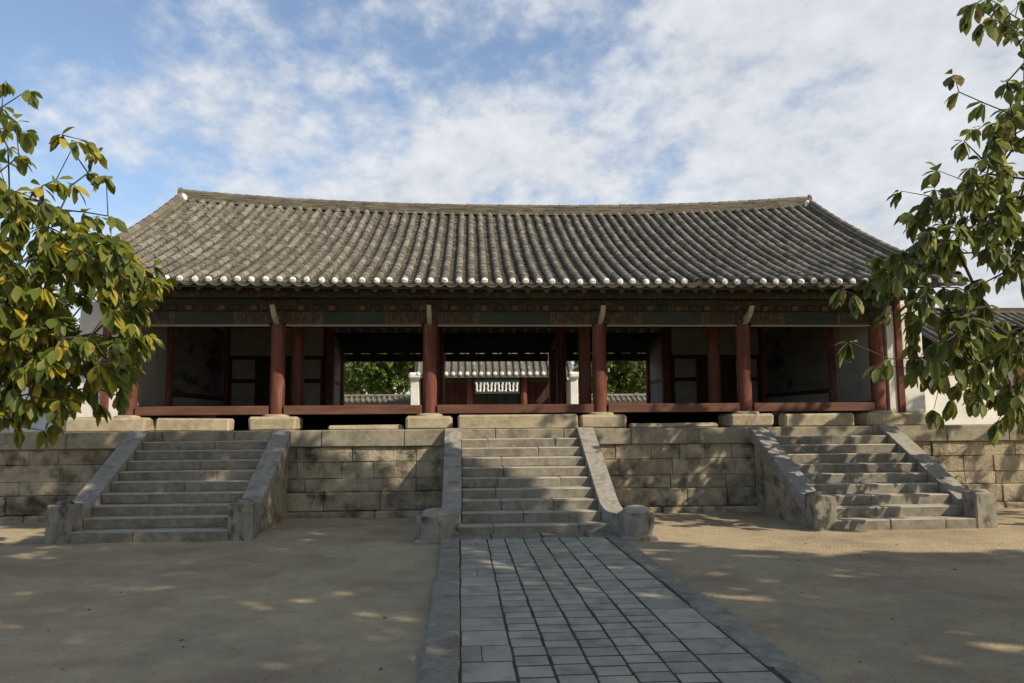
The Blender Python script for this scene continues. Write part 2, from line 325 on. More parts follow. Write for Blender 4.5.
# ------------------------------------------------------------------ staircases
RISE, TREAD = .2, .397
def staircase(cx, label, drum):
    t = thing('stone_staircase', label, 'staircase', (cx, YS, 0), 'stone staircases up to the terrace')
    hw = 1.43 if not drum else 1.39
    for i in range(10):
        y0 = YS + i * TREAD; y1 = min(y0 + TREAD + .12, YP - .02) if i < 9 else y0
        if i == 9: break
        e = hw + (.10 if i == 0 else 0.0)
        n = random.choice((1, 2, 2, 3)); cuts = [-e] + sorted({1: [], 2: [random.uniform(-.5, .5) * e], 3: [random.uniform(-.6, -.2) * e, random.uniform(.2, .6) * e]}[n]) + [e]
        mb = MB()
        for a, b in zip(cuts, cuts[1:]):
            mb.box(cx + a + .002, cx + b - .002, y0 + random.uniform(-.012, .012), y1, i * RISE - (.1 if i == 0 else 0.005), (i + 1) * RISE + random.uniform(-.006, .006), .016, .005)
        so_ = obj('step', mb, m_step, t); so_.data.materials.append(m_tread); so_.data.polygons.foreach_set('material_index', [1 if p.normal.z > .55 else 0 for p in so_.data.polygons])  # upward faces get the paler tone, skylight painted in
    # solid fill under the steps
    mb = MB(); mb.prism([(YS + .3, 0), (YP - .23, 0), (YP - .23, 1.62)], cx - hw + .01, cx + hw - .01); obj('fill', mb, m_joint, t)
    zt = lambda y: .2 + RISE / TREAD * (y - YS) + (.085 if drum else .045)
    for sg in (-1, 1):
        xi, xo = hw + .004, hw + .42
        a, b = sorted((cx + sg * xi, cx + sg * xo))
        y0 = YS + (.40 if not drum else .05)
        top = []
        for k in range(15):
            y = y0 + (YP + .03 - y0) * k / 14; z = min(zt(y), ZP + .03)
            if drum and k < 4: z = (.50, .54, .66, .84)[k]
            top.append((y, z))
        if not drum: top[0] = (y0, top[0][1] - .02)
        mb = MB()
        # sloping cheek slab: a slab about 0.3 m deep with rubble infill below it
        low = [(y, max(z - .30, 0)) for y, z in top]
        if not drum: mb.prism(top + low[::-1], a, b); obj('ramp', mb, m_ramp, t, smooth=25)
        else:                                     # the slab flattens and curls outwards into the drum
            V = []; ks = 34; zf = .38
            for k in range(ks):
                u = k / (ks - 1); y = YP + .03 + (YS - .25 - YP - .03) * u; zl = min(zt(y), ZP + .03)
                z = max(zl, zf) + .05 * math.exp(-((zl - zf) / .16) ** 2)
                w = max(0, (YS + .55 - y) / .80); off = sg * .30 * w ** 2.0
                xa, xb = cx + sg * xi + off, cx + sg * (xo - .03) + off * .75; zb = max(z - .32, -.05) if y > YS + .5 else -.05
                V += [(xa, y, zb), (xa, y, z), (xb, y, z), (xb, y, zb)]
            mb.add(V, [(4 * k + q, 4 * k + (q + 1) % 4, 4 * k + 4 + (q + 1) % 4, 4 * k + 4 + q) for k in range(ks - 1) for q in range(4)] + [(3, 2, 1, 0), tuple(4 * (ks - 1) + q for q in range(4))])
            obj('ramp', mb, m_ramp, t, smooth=35)
        mb = MB(); inset = .035
        ya = y0 + .25
        tri = [(y, z - .28) for y, z in top if z - .28 > .02 and y < YP - .22]
        if tri: mb.prism([(tri[0][0] - .1, -.05)] + tri + [(YP - .22, tri[-1][1]), (YP - .22, -.05)], a + inset, b - inset); obj('cheek_wall', mb, m_wall, t)
        c = cx + sg * (hw + .235)
        if not drum:
            mb = MB(); mb.box(c - .235, c + .225, YS - .02, YS + .46, -.06, .70, .03, .012); ob = obj('newel', mb, m_newel, t)
            mb = MB(); mb.lathe(c, YS + .2, [(.16, .695), (.16, .73), (.12, .755), (.05, .765)], 14); obj('newel_cap', mb, m_newel, ob, smooth=50)
        else:
            c = cx + sg * 1.90; yc = YS - .50
            mb = MB(); mb.lathe(c, yc, [(.335, .04), (.33, .09), (.345, .28), (.34, .445), (.325, .47), (.28, .475)], 28); ob = obj('drum_newel', mb, m_newel, t, smooth=40)
            mb = MB(); mb.lathe(c, yc, [(.262, .473), (.256, .51), (.215, .56), (.14, .592), (.04, .607)], 24); obj('dome', mb, m_ramp, ob, smooth=60)
            mb = MB(); mb.box(c - .36, c + .36, yc - .36, yc + .36, -.06, .065, .03, .012); obj('newel_base', mb, m_newel, ob)
    return t
staircase(0, 'middle stone staircase ending in round domed newels at the paved path', True)
staircase(-7.24, 'stone staircase with square newels in the shade beside the yellowing tree', False)
staircase(7.50, 'stone staircase with square newels, dappled with leaf shadows, right of the path', False)

# ------------------------------------------------------------------ wooden hall
hall = thing('wooden_hall', 'long red columned wooden hall with grey tiled gable roof', 'hall', (0, YC + 5.2, ZP))
# columns
def colmesh(h, r):
    m_ = MB(); m_.lathe(0, 0, [(r, 0), (r * 1.015, h * .3), (r * .97, h)], 22); return m_.mesh('column', m_red, (0, 0, 0), 40)
CM = colmesh(4.72 - 2.42, .182); CMI = colmesh(6.4 - ZF, .178); CMB = colmesh(5.3 - ZF, .178)
for x in CX:
    c = inst('column', CM, (x, YC, 2.42), hall)
for x in CX:
    inst('column', CMI, (x, ROWS[1], ZF - .01), hall); inst('column', CMI, (x, ROWS[2], ZF - .01), hall); inst('column', CMB, (x, ROWS[3], ZF - .01), hall)
for i, x in enumerate(CX):
    mb = MB(); w = .58 if i not in (0, 5) else .6
    a, b = x - w, x + w
    if i == 5: b = x + 1.3
    if i == 0: a = x - 1.3
    mb.box(a, b, YC - .52, YC + .5, ZP - .02, 2.36, .06, .02)
    obs = obj('base_stone', mb, m_base, hall)
    mb = MB(); mb.lathe(x, YC, [(.36, 2.34), (.34, 2.40), (.26, 2.425)], 20); obj('seat', mb, m_base, obs, smooth=50)
# floor
mb = MB(); mb.box(-9.9, 9.9, YC + .13, ROWS[3] + .1, 2.5, ZF); obj('floor', mb, m_wood, hall)
mb = MB(); mb.box(-9.9, 9.9, ROWS[2], ROWS[2] + .08, ZP - .02, 2.5); obj('underfloor_dark_sheet', mb, m_wood, hall)  # added sheet that keeps the gap under the floor dark
for a, b in zip(CX, CX[1:]):
    mb = MB(); mb.box(a + .19, b - .19, YC - .15, YC + .12, 2.41, 2.635, .012); obj('floor_beam', mb, m_beam, hall)
# front and rear frame
for y, front in ((YC, True), (ROWS[3], False)):
    z0, z1 = (4.68, 5.04) if front else (4.54, 4.82)
    for a, b in zip(CX, CX[1:]):
        l = b - a; e = l * .25
        mb = MB(); mb.box(a + .2, b - .2, y - .13, y + .13, z0, z1, .02); lt = obj('lintel', mb, m_green if front else m_wood, hall)
        if front:
            mb = MB(); mb.box(a + .2, b - .2, y - .136, y + .1, z0 - .016, z0 + .006); obj('pale_edge', mb, m_pale, lt)
            for x0, x1 in ((a + .2, a + .2 + e), (b - .2 - e, b - .2)):
                mb = MB(); mb.box(x0, x1, y - .137, y + .0, z0 + .02, z1 - .02); obj('painted_end', mb, m_pattern, lt)
                mb = MB()
                for q in (.04, .09, .19, .9, .95): mb.box(x0 + (x1 - x0) * q - .012, x0 + (x1 - x0) * q + .012, y - .140, y - .05, z0 + .03, z1 - .03)
                mb.box(x0 + (x1 - x0) * .035, x0 + (x1 - x0) * .955, y - .139, y - .06, z0 + .03, z0 + .05); obj('painted_bands', mb, m_orange, lt)
            mb = MB(); mb.box(a + .2, b - .2, y - .06, y + .06, z1, 5.22); obj('frieze_panel', mb, m_pattern if front else m_wood, lt)
            mb = MB(); mb.box(a, b, y - .10, y + .10, 5.22, 5.36, .01); obj('frieze_beam', mb, m_green, lt)
            nb = int(round(l / .4))
            for k in range(nb):
                xx = a + (k + .5) * l / nb; mb = MB(); mb.box(xx - .085, xx + .085, y - .135, y - .062, 5.065, 5.2, .02); obj('bracket_block', mb, m_orange if k % 2 else m_green, lt)
        else:
            nb = int(round(l / .62))
            for k in range(nb + 1):
                xx = a + k * l / nb; mb = MB(); mb.box(xx - .13, xx + .13, y - .1, y + .1, 4.815, 4.87); obj('bracket_block', mb, m_wood, lt)
            mb = MB(); mb.box(a, b, y - .09, y + .09, 4.865, 5.36); obj('frieze_panel', mb, m_green, lt)
    mb = MB(); mb.tube([(-10.5, y, 5.52 if front else 5.5), (10.5, y, 5.52 if front else 5.5)], .16, 14); obj('purlin', mb, m_pattern if front else m_wood, hall, smooth=40)
# brackets on top of each front column: a carved block with a pale curved tusk
for x in CX:
    mb = MB(); mb.box(x - .24, x + .24, YC - .24, YC + .24, 4.72, 5.06, .03); mb.box(x - .5, x + .5, YC - .12, YC + .12, 5.06, 5.36, .03); cap = obj('bracket', mb, m_pattern, hall)
    mb = MB()
    poly = [(YC - .18, 4.70), (YC - .36, 4.74), (YC - .54, 4.82), (YC - .70, 4.97), (YC - .80, 5.10), (YC - .73, 5.12), (YC - .62, 5.04), (YC - .48, 4.94), (YC - .32, 4.89), (YC - .18, 4.88)]
    mb.prism(poly, x - .055, x + .055); obj('tusk', mb, m_pale, cap)
# cross beams and inner rows
for x in CX:
    mb = MB(); mb.box(x - .16, x + .16, ROWS[0], ROWS[1], 4.95, 5.3, .03); mb.box(x - .2, x + .2, ROWS[1], ROWS[2], 5.9, 6.4, .04); mb.box(x - .16, x + .16, ROWS[2], ROWS[3], 4.95, 5.3, .03); obj('cross_beam', mb, m_rafter, hall)
for y in (ROWS[1], ROWS[2]):
    mb = MB(); mb.box(-9.7, 9.7, y - .11, y + .11, 5.55, 5.9, .02); mb.tube([(-10.4, y, 6.62), (10.4, y, 6.62)], .17, 12); obj('purlin', mb, m_rafter, hall)
mb = MB(); mb.tube([(-10.4, YR, 8.42), (10.4, YR, 8.42)], .18, 12); obj('ridge_purlin', mb, m_rafter, hall)

# roof
def lift(x, v): a = min(1, abs(x) / XR); return .07 * a ** 2.5 * (1 - v) + .42 * a ** 2.3 * v
def roof_pt(x, v, d=0.0):                     # front slope; d = offset along the normal
    y = YE + v * (YR - YE); z = ZE + (ZR - ZE) * (.74 * v + .26 * v * v) + lift(x, v)
    x = x * (1.05 - .062 * v); s = (ZR - ZE) * (.74 + .52 * v) / (YR - YE); n = math.hypot(1, s)
    return (x, y - d * s / n, z + d / n)
roof = None
NR = 68; SP = 2 * XR / NR
mbt = MB()
SL = math.hypot(YR - YE, ZR - ZE)
def arc(x, v, r, d, a0, a1, n, jx=0.0):
    s = (ZR - ZE) * (.74 + .52 * v) / (YR - YE); nn = math.hypot(1, s); o = []
    for k in range(n + 1):
        t = a0 + (a1 - a0) * k / n; c, h = r * math.cos(t), r * math.sin(t) + d
        p = roof_pt(x + jx + c, v, h); o.append(p)
    return o
nt_ = 20
rowx = [-XR + SP * (i + .5) + random.uniform(-.016, .016) for i in range(NR)]
for x in rowx:
    wob = random.uniform(-.012, .012)
    for k in range(nt_):
        v0, v1 = k / nt_ - (.004 if k else 0), (k + 1) / nt_ + .012; v1 = min(v1, .995)
        j = random.uniform(-.010, .010) + wob; dz = random.uniform(-.006, .007)
        if random.random() < .04: j += random.uniform(-.02, .02); dz += random.uniform(-.004, .014)
        A = arc(x, v0, .094, .05 + dz, 0, math.pi, 7, j); B = arc(x, v1, .080, .046 + dz, 0, math.pi, 7, j + random.uniform(-.004, .004))
        A2 = arc(x, v0, .074, .05 + dz, 0, math.pi, 7, j)
        n = 8; mbt.add(A + B + A2, [(i, i + 1, n + i + 1, n + i) for i in range(7)] + [(2 * n + i, 2 * n + i + 1, i + 1, i) for i in range(7)])
roof = obj('roof', mbt, m_tile, hall, smooth=50)
mbp = MB(); npan = 52
for i in range(NR + 1):
    x = -XR + SP * i; r = .20; wob = random.uniform(-.008, .008)
    for k in range(npan):
        v0, v1 = k / npan, min((k + 1.35) / npan, .998)
        dz = random.uniform(-.006, .006); j = random.uniform(-.006, .006)
        n = 5; a0, a1 = math.pi * 1.22, math.pi * 1.78
        top = arc(x, v0, r, .215 + dz, a0, a1, n, j + wob); bot = arc(x, v1, r, .185 + dz, a0, a1, n, j + wob); lip = arc(x, v0, r, .190 + dz - .008, a0, a1, n, j + wob)
        q = n + 1; mbp.add(top + bot + lip, [(a, a + 1, q + a + 1, q + a) for a in range(n)] + [(2 * q + a, 2 * q + a + 1, a + 1, a) for a in range(n)])
    for layer in range(3):                     # the layered scallops seen along the eave
        d0 = .20 - layer * .035; y_ = -.004 - .004 * layer
        top = arc(x, y_, r, d0, a0, a1, 6); bot = arc(x, y_, r, d0 - .024, a0, a1, 6); bk = arc(x, .03, r, d0, a0, a1, 6); bk2 = arc(x, .03, r, d0 - .024, a0, a1, 6)
        mbp.add(top + bot + bk + bk2, [(a + 7, a + 8, a + 1, a) for a in range(6)] + [(a, a + 1, a + 15, a + 14) for a in range(6)] + [(a + 21, a + 22, a + 8, a + 7) for a in range(6)])
obj('pan_tiles', mbp, m_pan, roof, smooth=50)
me = None
m_ = MB(); m_.lathe(0, 0, [(.076, 0), (.079, .03), (.068, .055), (.042, .073), (.012, .08)], 12)
m_.v = [(x, -z, y) for x, y, z in m_.v]
TEM = [None] * 4
for q in range(4):
    k = MB(); k.f = list(m_.f); k.v = [(x * random.uniform(.92, 1.06), y * random.uniform(.7, 1.2), z * random.uniform(.92, 1.06)) for x, y, z in m_.v]; TEM[q] = k.mesh('tile_end', m_lime, (0, 0, 0), 60)
for x in rowx:
    if abs(x - 4.1) < .1: continue
    p = roof_pt(x, 0, .045); o = inst('tile_end', random.choice(TEM), (p[0] + random.uniform(-.008, .008), p[1] + .004, p[2] + random.uniform(-.012, .012)), roof)
# roof bed: closed slab following the front curve and the rear slope
def back_pt(x, v, d=0.0):
    p = roof_pt(x, v, d); return (x, 2 * YR - p[1], p[2])
mb = MB(); nx_, nv = 24, 8; V = []; prof = []
for i in range(nx_ + 1):
    x = -XR + .02 + (2 * XR - .04) * i / nx_
    ring = [roof_pt(x, v / nv + (.012 if v == 0 else 0), -.015) for v in range(nv)] + [roof_pt(x, 1, 0)] + [back_pt(x, v / nv, -.015) for v in range(nv - 1, -1, -1)]
    ring += [(p[0], p[1], p[2] - .10) for p in reversed(ring)]
    V += ring; nr = len(ring)
F = [(i * nr + a, i * nr + (a + 1) % nr, (i + 1) * nr + (a + 1) % nr, (i + 1) * nr + a) for i in range(nx_) for a in range(nr)] + [tuple(range(nr)), tuple(nx_ * nr + a for a in reversed(range(nr)))]
mb.add(V, F); obj('roof_boards', mb, m_wood, roof)
mb = MB()                                       # rear tiles: rolls over pans, coarser
for x in rowx:
    V = []; n = 5
    for k in range(9):
        v = k / 8; 
        for a in range(n + 1):
            t = math.pi * a / n; p = roof_pt(x + .09 * math.cos(t), v, .02 + .09 * math.sin(t)); V.append((p[0], 2 * YR - p[1], p[2]))
    mb.add(V, [(k * 6 + a, (k + 1) * 6 + a, (k + 1) * 6 + a + 1, k * 6 + a + 1) for k in range(8) for a in range(n)])
obj('rear_tiles', mb, m_tile, roof)
mb = MB()                                       # eave board below the scallops
nx_ = 40; V = []
for i in range(nx_ + 1):
    x = -XR + 2 * XR * i / nx_; p = roof_pt(x, .012, -.03); V += [(x, p[1], p[2]), (x, p[1] + .09, p[2] + .02), (x, p[1] + .09, p[2] - .13), (x, p[1], p[2] - .13)]
mb.add(V, [(i * 4 + a, i * 4 + (a + 1) % 4, i * 4 + 4 + (a + 1) % 4, i * 4 + 4 + a) for i in range(nx_) for a in range(4)]); obj('eave_board', mb, m_rafter, roof)
# rafters: one curved rafter mesh per slope, repeated
def rafter(front):
    m2 = MB(); pts = []
    for k in range(8):
        v = .02 + .95 * k / 7; p = roof_pt(0, v, -.20); y = p[1] if front else 2 * YR - p[1]; pts.append((0, y - YR, p[2]))
    m2.tube(pts, .07, 8); return m2.mesh('rafter', m_rafter, (0, 0, 0), 40)
RF, RB = rafter(True), rafter(False)
for i in range(46):
    x = -10.4 + 20.8 * i / 45
    for me_, in ((RF,), (RB,)):
        o = inst('rafter', me_, (x, YR, lift(x, .3) * .6), roof)
# orange painted rafter ends
m2 = MB(); m2.lathe(0, 0, [(.071, 0), (.06, .006)], 10); m2.v = [(x, -z, y) for x, y, z in m2.v]; RE = m2.mesh('rafter_end', m_orange)
# ridge: stacked flat tiles, rising to both ends, with a round crest
mb = MB(); nseg = 46
RX = XR * .988
def ridge_z(x): a = abs(x) / XR; return ZR - .02 + .42 * a ** 2.3
for lay in range(6):
    x = -RX
    while x < RX:
        l = random.uniform(.3, .42); a, b = x, min(x + l, RX)
        za, zb = ridge_z(a) + lay * .05, ridge_z(b) + lay * .05; w = .17 - .006 * lay + random.uniform(-.012, .012); h = .042
        V = [(a, YR - w, za), (b - .004, YR - w, zb), (b - .004, YR + w, zb), (a, YR + w, za), (a, YR - w, za + h), (b - .004, YR - w, zb + h), (b - .004, YR + w, zb + h), (a, YR + w, za + h)]
        mb.add(V, [(3, 2, 1, 0), (4, 5, 6, 7), (0, 1, 5, 4), (1, 2, 6, 5), (2, 3, 7, 6), (3, 0, 4, 7)]); x += l
x = -RX
while x < RX - .05:
    b = min(x + .34, RX); za, zb = ridge_z(x) + .29, ridge_z(b) + .29
    A = [(x, YR + .10 * math.cos(t), za + .10 * math.sin(t)) for t in np.linspace(0, math.pi, 7)]; B = [(b, YR + .085 * math.cos(t), zb + .085 * math.sin(t)) for t in np.linspace(0, math.pi, 7)]
    mb.add(A + B, [(i, i + 1, 8 + i, 7 + i) for i in range(6)]); x = b
obj('ridge', mb, m_ridge, roof)
for sg in (-1, 1):
    mb = MB(); z = ridge_z(XR)
    a, b = sorted((sg * (RX - .02), sg * (RX + .09)))
    a2, b2 = sorted((sg * (RX - .24), sg * (RX + .10))); mb.box(a2, b2, YR - .30, YR + .30, z - .12, z + .16, .08); obj('ridge_plaster', mb, m_lime, roof)
    mb = MB()
    mb.prism([(YR - .13, z + .2), (YR + .13, z + .2), (YR + .11, z + .32), (YR, z + .42), (YR - .11, z + .32)], a, b - .02 if sg > 0 else b); obj('ridge_ornament', mb, m_ridge, roof)
    # verge: raised row of tiles along the gable edge
    mb = MB(); V = []; n = 8; nn_ = 26
    for back in (False, True):
        for lay, (w, d0, d1) in enumerate(((.15, .02, .13), (.13, .13, .19))):
            V = []
            for k in range(nn_ + 1):
                v = k / nn_ * .985
                f = back_pt if back else roof_pt
                xx = sg * (XR - .06)
                V += [f(xx - w, v, d0), f(xx + w, v, d0), f(xx + w, v, d1), f(xx - w, v, d1)]
            mb.add(V, [(k * 4 + a_, k * 4 + (a_ + 1) % 4, k * 4 + 4 + (a_ + 1) % 4, k * 4 + 4 + a_) for k in range(nn_) for a_ in range(4)] + [(0, 1, 2, 3)])
        for k in range(20):
            f = back_pt if back else roof_pt
            A = []; B = []
            for t in np.linspace(0, math.pi, 7):
                A.append(f(sg * (XR - .06) + .105 * math.cos(t), k / 20, .18 + .10 * math.sin(t))); B.append(f(sg * (XR - .06) + .09 * math.cos(t), min(1, (k + 1.1) / 20), .18 + .085 * math.sin(t)))
            mb.add(A + B, [(i, i + 1, 8 + i, 7 + i) for i in range(6)])
    obj('verge', mb, m_ridge, roof, smooth=50)
    # gable boards closing the triangle above the end wall
    mb = MB(); pts = [(ROWS[0], 5.3)]
    for v in (.25, .5, .75, 1): p = roof_pt(sg * 9.7, v, -.14); pts.append((p[1], p[2]))
    for v in (.75, .5, .25): p = back_pt(sg * 9.7, v, -.14); pts.append((p[1], p[2]))
    pts.append((ROWS[3], 5.3))
    a, b = sorted((sg * 9.66, sg * 9.74)); mb.prism(pts, a, b); obj('gable_boards', mb, m_wood, hall)

# end walls (inner face seen through the front bays), gable walls beyond them
for sg in (-1, 1):
    X = sg * 9.67
    def panel(nm, m, y0, y1, z0, z1, d=.05): 
        mb = MB(); mb.box(X - d, X + d, y0, y1, z0, z1); return obj(nm, mb, m, hall)
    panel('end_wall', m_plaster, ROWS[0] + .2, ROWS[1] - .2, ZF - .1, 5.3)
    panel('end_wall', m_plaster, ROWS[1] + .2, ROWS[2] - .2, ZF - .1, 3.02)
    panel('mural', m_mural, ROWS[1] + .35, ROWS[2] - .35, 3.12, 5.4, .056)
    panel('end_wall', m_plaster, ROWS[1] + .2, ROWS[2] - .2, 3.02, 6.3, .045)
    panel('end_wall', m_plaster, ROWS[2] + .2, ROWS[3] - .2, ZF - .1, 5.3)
    mb = MB(); mb.box(X - .07, X + .07, ROWS[1] + .2, ROWS[2] - .2, 2.98, 3.12, .01); obj('wall_rail', mb, m_darkred, hall)
    mb = MB(); mb.box(X - .07, X + .07, ROWS[0] + .2, ROWS[3] - .2, ZF - .12, ZF + .06, .01); obj('sill', mb, m_darkred, hall)
    a, b = sorted((sg * 9.93, sg * 10.13)); mb = MB(); mb.box(a, b, YC - .1, YC + .1, 2.36, 5.3); obj('plaster_strip', mb, m_white, hall)
    a, b = sorted((sg * 10.14, sg * 10.33)); mb = MB(); mb.box(a, b, YC - .16, YC + .12, 2.36, 5.4, .02); obj('gable_post', mb, m_red, hall)
    a, b = sorted((sg * 10.34, sg * 10.98)); mb = MB(); mb.box(a, b, YC + .02, ROWS[3], 2.36, 5.3, .03); gw = obj('gable_wall', mb, m_white, hall)
    mb = MB(); mb.box(a - .06, b + .08, YC - .12, ROWS[3] + .1, ZP - .05, 2.358, .04, .01); obj('wall_footing', mb, m_base, gw)
# back rooms: framed plaster wall with a door at the third row, bays 1 and 5
for sg in (-1, 1):
    xs_ = sorted((sg * 6.04, sg * 9.67)); x0, x1 = xs_[0] + .2, xs_[1] - .2; Y = ROWS[2]; l = x1 - x0
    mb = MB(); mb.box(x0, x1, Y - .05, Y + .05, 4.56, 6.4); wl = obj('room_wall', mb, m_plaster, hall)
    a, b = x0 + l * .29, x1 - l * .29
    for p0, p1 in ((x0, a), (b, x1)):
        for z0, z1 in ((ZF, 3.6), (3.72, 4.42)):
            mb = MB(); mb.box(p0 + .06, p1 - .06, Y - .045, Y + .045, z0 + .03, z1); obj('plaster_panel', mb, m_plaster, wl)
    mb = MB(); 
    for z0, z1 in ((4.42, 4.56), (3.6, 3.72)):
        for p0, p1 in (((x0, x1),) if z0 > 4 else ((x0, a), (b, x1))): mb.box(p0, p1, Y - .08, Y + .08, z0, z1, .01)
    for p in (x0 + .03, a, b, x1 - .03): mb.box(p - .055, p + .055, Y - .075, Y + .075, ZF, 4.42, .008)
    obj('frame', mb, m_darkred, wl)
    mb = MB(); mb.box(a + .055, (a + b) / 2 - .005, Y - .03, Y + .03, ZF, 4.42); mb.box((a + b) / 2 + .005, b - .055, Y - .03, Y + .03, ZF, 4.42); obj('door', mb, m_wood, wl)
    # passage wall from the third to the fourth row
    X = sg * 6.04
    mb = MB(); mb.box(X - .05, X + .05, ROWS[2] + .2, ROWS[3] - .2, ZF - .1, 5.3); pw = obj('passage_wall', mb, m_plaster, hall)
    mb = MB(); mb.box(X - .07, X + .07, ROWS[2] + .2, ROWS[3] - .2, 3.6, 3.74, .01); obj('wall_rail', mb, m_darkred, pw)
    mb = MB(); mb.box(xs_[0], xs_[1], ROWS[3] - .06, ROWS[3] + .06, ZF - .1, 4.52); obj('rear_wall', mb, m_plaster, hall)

# stepping stones under the floor edge
for x0, x1, y0, z1, lb in ((-8.75, -7.0, YC - .75, 2.33, 'long tan stone block under the leftmost bay, heading the shaded stairs'),
                           (-4.7, -2.85, YC - .35, 2.14, 'low flat stone slab between the second and third columns from the left'),
                           (-1.48, 1.5, YC - .78, 2.36, 'widest tan stone block, right at the head of the middle stairs'),
                           (2.95, 5.2, YC - .3, 2.13, 'low flat stone slab between the fourth and fifth columns from the left'),
                           (6.8, 8.62, YC - .75, 2.34, 'long stone block dappled by leaf shadow at the head of the right stairs')):
    mb = MB(); mb.box(x0, x1, y0, y0 + .45, ZP - .02, z1, .045, .015); o = obj('step_stone', mb, m_base, loc=((x0 + x1) / 2, y0 + .22, ZP)); tag(o, lb, 'stone block', 'stone blocks below the hall floor')

# ------------------------------------------------------------------ tiled roofs of the smaller buildings
def small_roof(parent, x0, x1, ye, yr, ze, zr, sp, mt=m_tile, back=True, ends=True):
    mb = MB(); n = int(round((x1 - x0) / sp)); sp = (x1 - x0) / n
    s = (zr - ze) / (yr - ye); L_ = math.hypot(yr - ye, zr - ze); ny, nz = -(zr - ze) / L_, (yr - ye) / L_
    nk = max(3, int(L_ / .36))
    for i in range(n):
        x = x0 + (i + .5) * sp
        for k in range(nk):
            V = []
            for v, r in ((k / nk, .30 * sp), (min(1, (k + 1.08) / nk), .25 * sp)):
                y, z = ye + v * (yr - ye), ze + v * (zr - ze)
                for t in np.linspace(0, math.pi, 7): h = r * math.sin(t) + .02; V.append((x + r * math.cos(t), y + ny * h, z + nz * h))
            mb.add(V, [(a, a + 1, 8 + a, 7 + a) for a in range(6)])
    rf = obj('roof', mb, mt, parent, smooth=50)
    mb = MB()
    prof = [(ye, ze), (yr, zr)] + ([(2 * yr - ye, ze)] if back else [(yr + .3, zr)])
    mb.prism(prof + [(y, z - .14) for y, z in reversed(prof)], x0, x1); obj('roof_deck', mb, m_pan, rf)
    if ends:
        me_ = MB(); me_.lathe(0, 0, [(.3 * sp, 0), (.3 * sp, .03), (.2 * sp, .06), (.05 * sp, .07)], 10); me_.v = [(x, -z, y) for x, y, z in me_.v]; me_ = me_.mesh('tile_end', m_lime, (0, 0, 0), 60)
        for i in range(n): inst('tile_end', me_, (x0 + (i + .5) * sp, ye - .01, ze + .04), rf)
    mb = MB(); 
    for lay in range(4): mb.box(x0, x1, yr - .16 + .01 * lay, yr + .16 - .01 * lay, zr - .02 + lay * .06, zr + .03 + lay * .06, .01)
    obj('ridge', mb, m_ridge, rf)
    return rf
# inner gate, seen through the hall
GY = 40.0; gate = thing('inner_gate', 'dark red gate with tiled eave seen through the middle bay of the hall', 'gate', (.26, GY, ZP))
small_roof(gate, -3.65, 4.2, GY - .95, GY + 1.6, 4.50, 6.2, .335)
mb = MB(); mb.box(-3.45, 4.02, GY + 1.09, GY + 1.2, ZP, 4.9); obj('backing', mb, m_wood, gate)
for x in (-.93, 1.75):
    mb = MB(); mb.lathe(x, GY - .25, [(.16, ZP - .05), (.155, 4.35)], 14); obj('column', mb, m_red, gate, smooth=40)
mb = MB(); mb.box(-3.4, 3.95, GY - .15, GY + .05, 4.18, 4.46, .02); obj('lintel', mb, m_wood, gate)
for a, b in ((-3.35, -1.05), (1.87, 3.9)):
    mb = MB(); n = 7
    for k in range(n): mb.box(a + (b - a) * k / n, a + (b - a) * (k + 1) / n - .012, GY + 1.0, GY + 1.08, ZP, 4.4, .01)
    obj('board_wall', mb, m_maroon, gate)
for x0, x1 in ((-3.85, -3.45), (4.02, 4.4)):
    mb = MB(); mb.box(x0, x1, GY - .8, GY + 2.6, ZP - .02, 4.3, .02); ew = obj('end_wall', mb, m_white, gate)
    mb = MB(); mb.box(x0 - .1, x1 + .1, GY - 1.0, GY - .3, 4.3, 4.62, .09); obj('wall_cap', mb, m_lime, ew)
mb = MB(); mb.box(-.72, 1.48, GY - .82, GY - .74, 3.56, 3.68, .01); mb.box(-.72, 1.48, GY - .72, GY - .68, 3.62, 4.3); mb.box(-.72, 1.48, GY - .82, GY - .74, 4.1, 4.34, .01); obj('transom', mb, m_bluegreen, gate)
for k in range(12):                                  # row of pale wavy pales over the doors
    x = -.62 + k * .18; mb = MB(); lean = (.028 if k % 3 else -.035)
    mb.tube([(x - lean, GY - .78, 3.68), (x + lean * .2, GY - .78, 3.8), (x - lean * .3, GY - .78, 3.95), (x + lean, GY - .78, 4.12)], [.062, .045, .05, .062], 8); obj('pale', mb, m_lime, gate)
for a, b, m in ((-.72, -.1, m_bluegreen), (-.08, .42, m_wood), (.44, .92, m_bluegreen), (.94, 1.52, m_bluegreen)):
    mb = MB(); mb.box(a, b, GY + .97, GY + 1.04, ZP, 3.6, .015); mb.box(a + .1, b - .1, GY + .95, GY + .98, 2.3, 3.3, .01); obj('door_leaf', mb, m, gate)
# low tile-coped courtyard walls behind the hall
def coped_wall(x0, x1, y, z1, label, ends=False, m=m_greywall, grp='tile-coped courtyard walls'):
    t = thing('courtyard_wall', label, 'wall', ((x0 + x1) / 2, y, ZP), grp)
    mb = MB(); mb.box(x0, x1, y - .2, y + .2, ZP - .1, z1 - .3); obj('body', mb, m, t)
    mb = MB(); mb.prism([(y - .42, z1 - .3), (y, z1 - .02), (y + .42, z1 - .3)], x0, x1); cp = obj('coping', mb, m_pan, t)
    mb = MB(); n = int((x1 - x0) / .3)
    for i in range(n):
        x = x0 + (i + .5) * (x1 - x0) / n; mb.tube([(x, y - .44, z1 - .27), (x, y, z1 + .02), (x, y + .44, z1 - .27)], .075, 7)
    mb.tube([(x0, y, z1 + .05), (x1, y, z1 + .05)], .1, 8); obj('coping_tiles', mb, m_tile, cp, smooth=50)
    return t
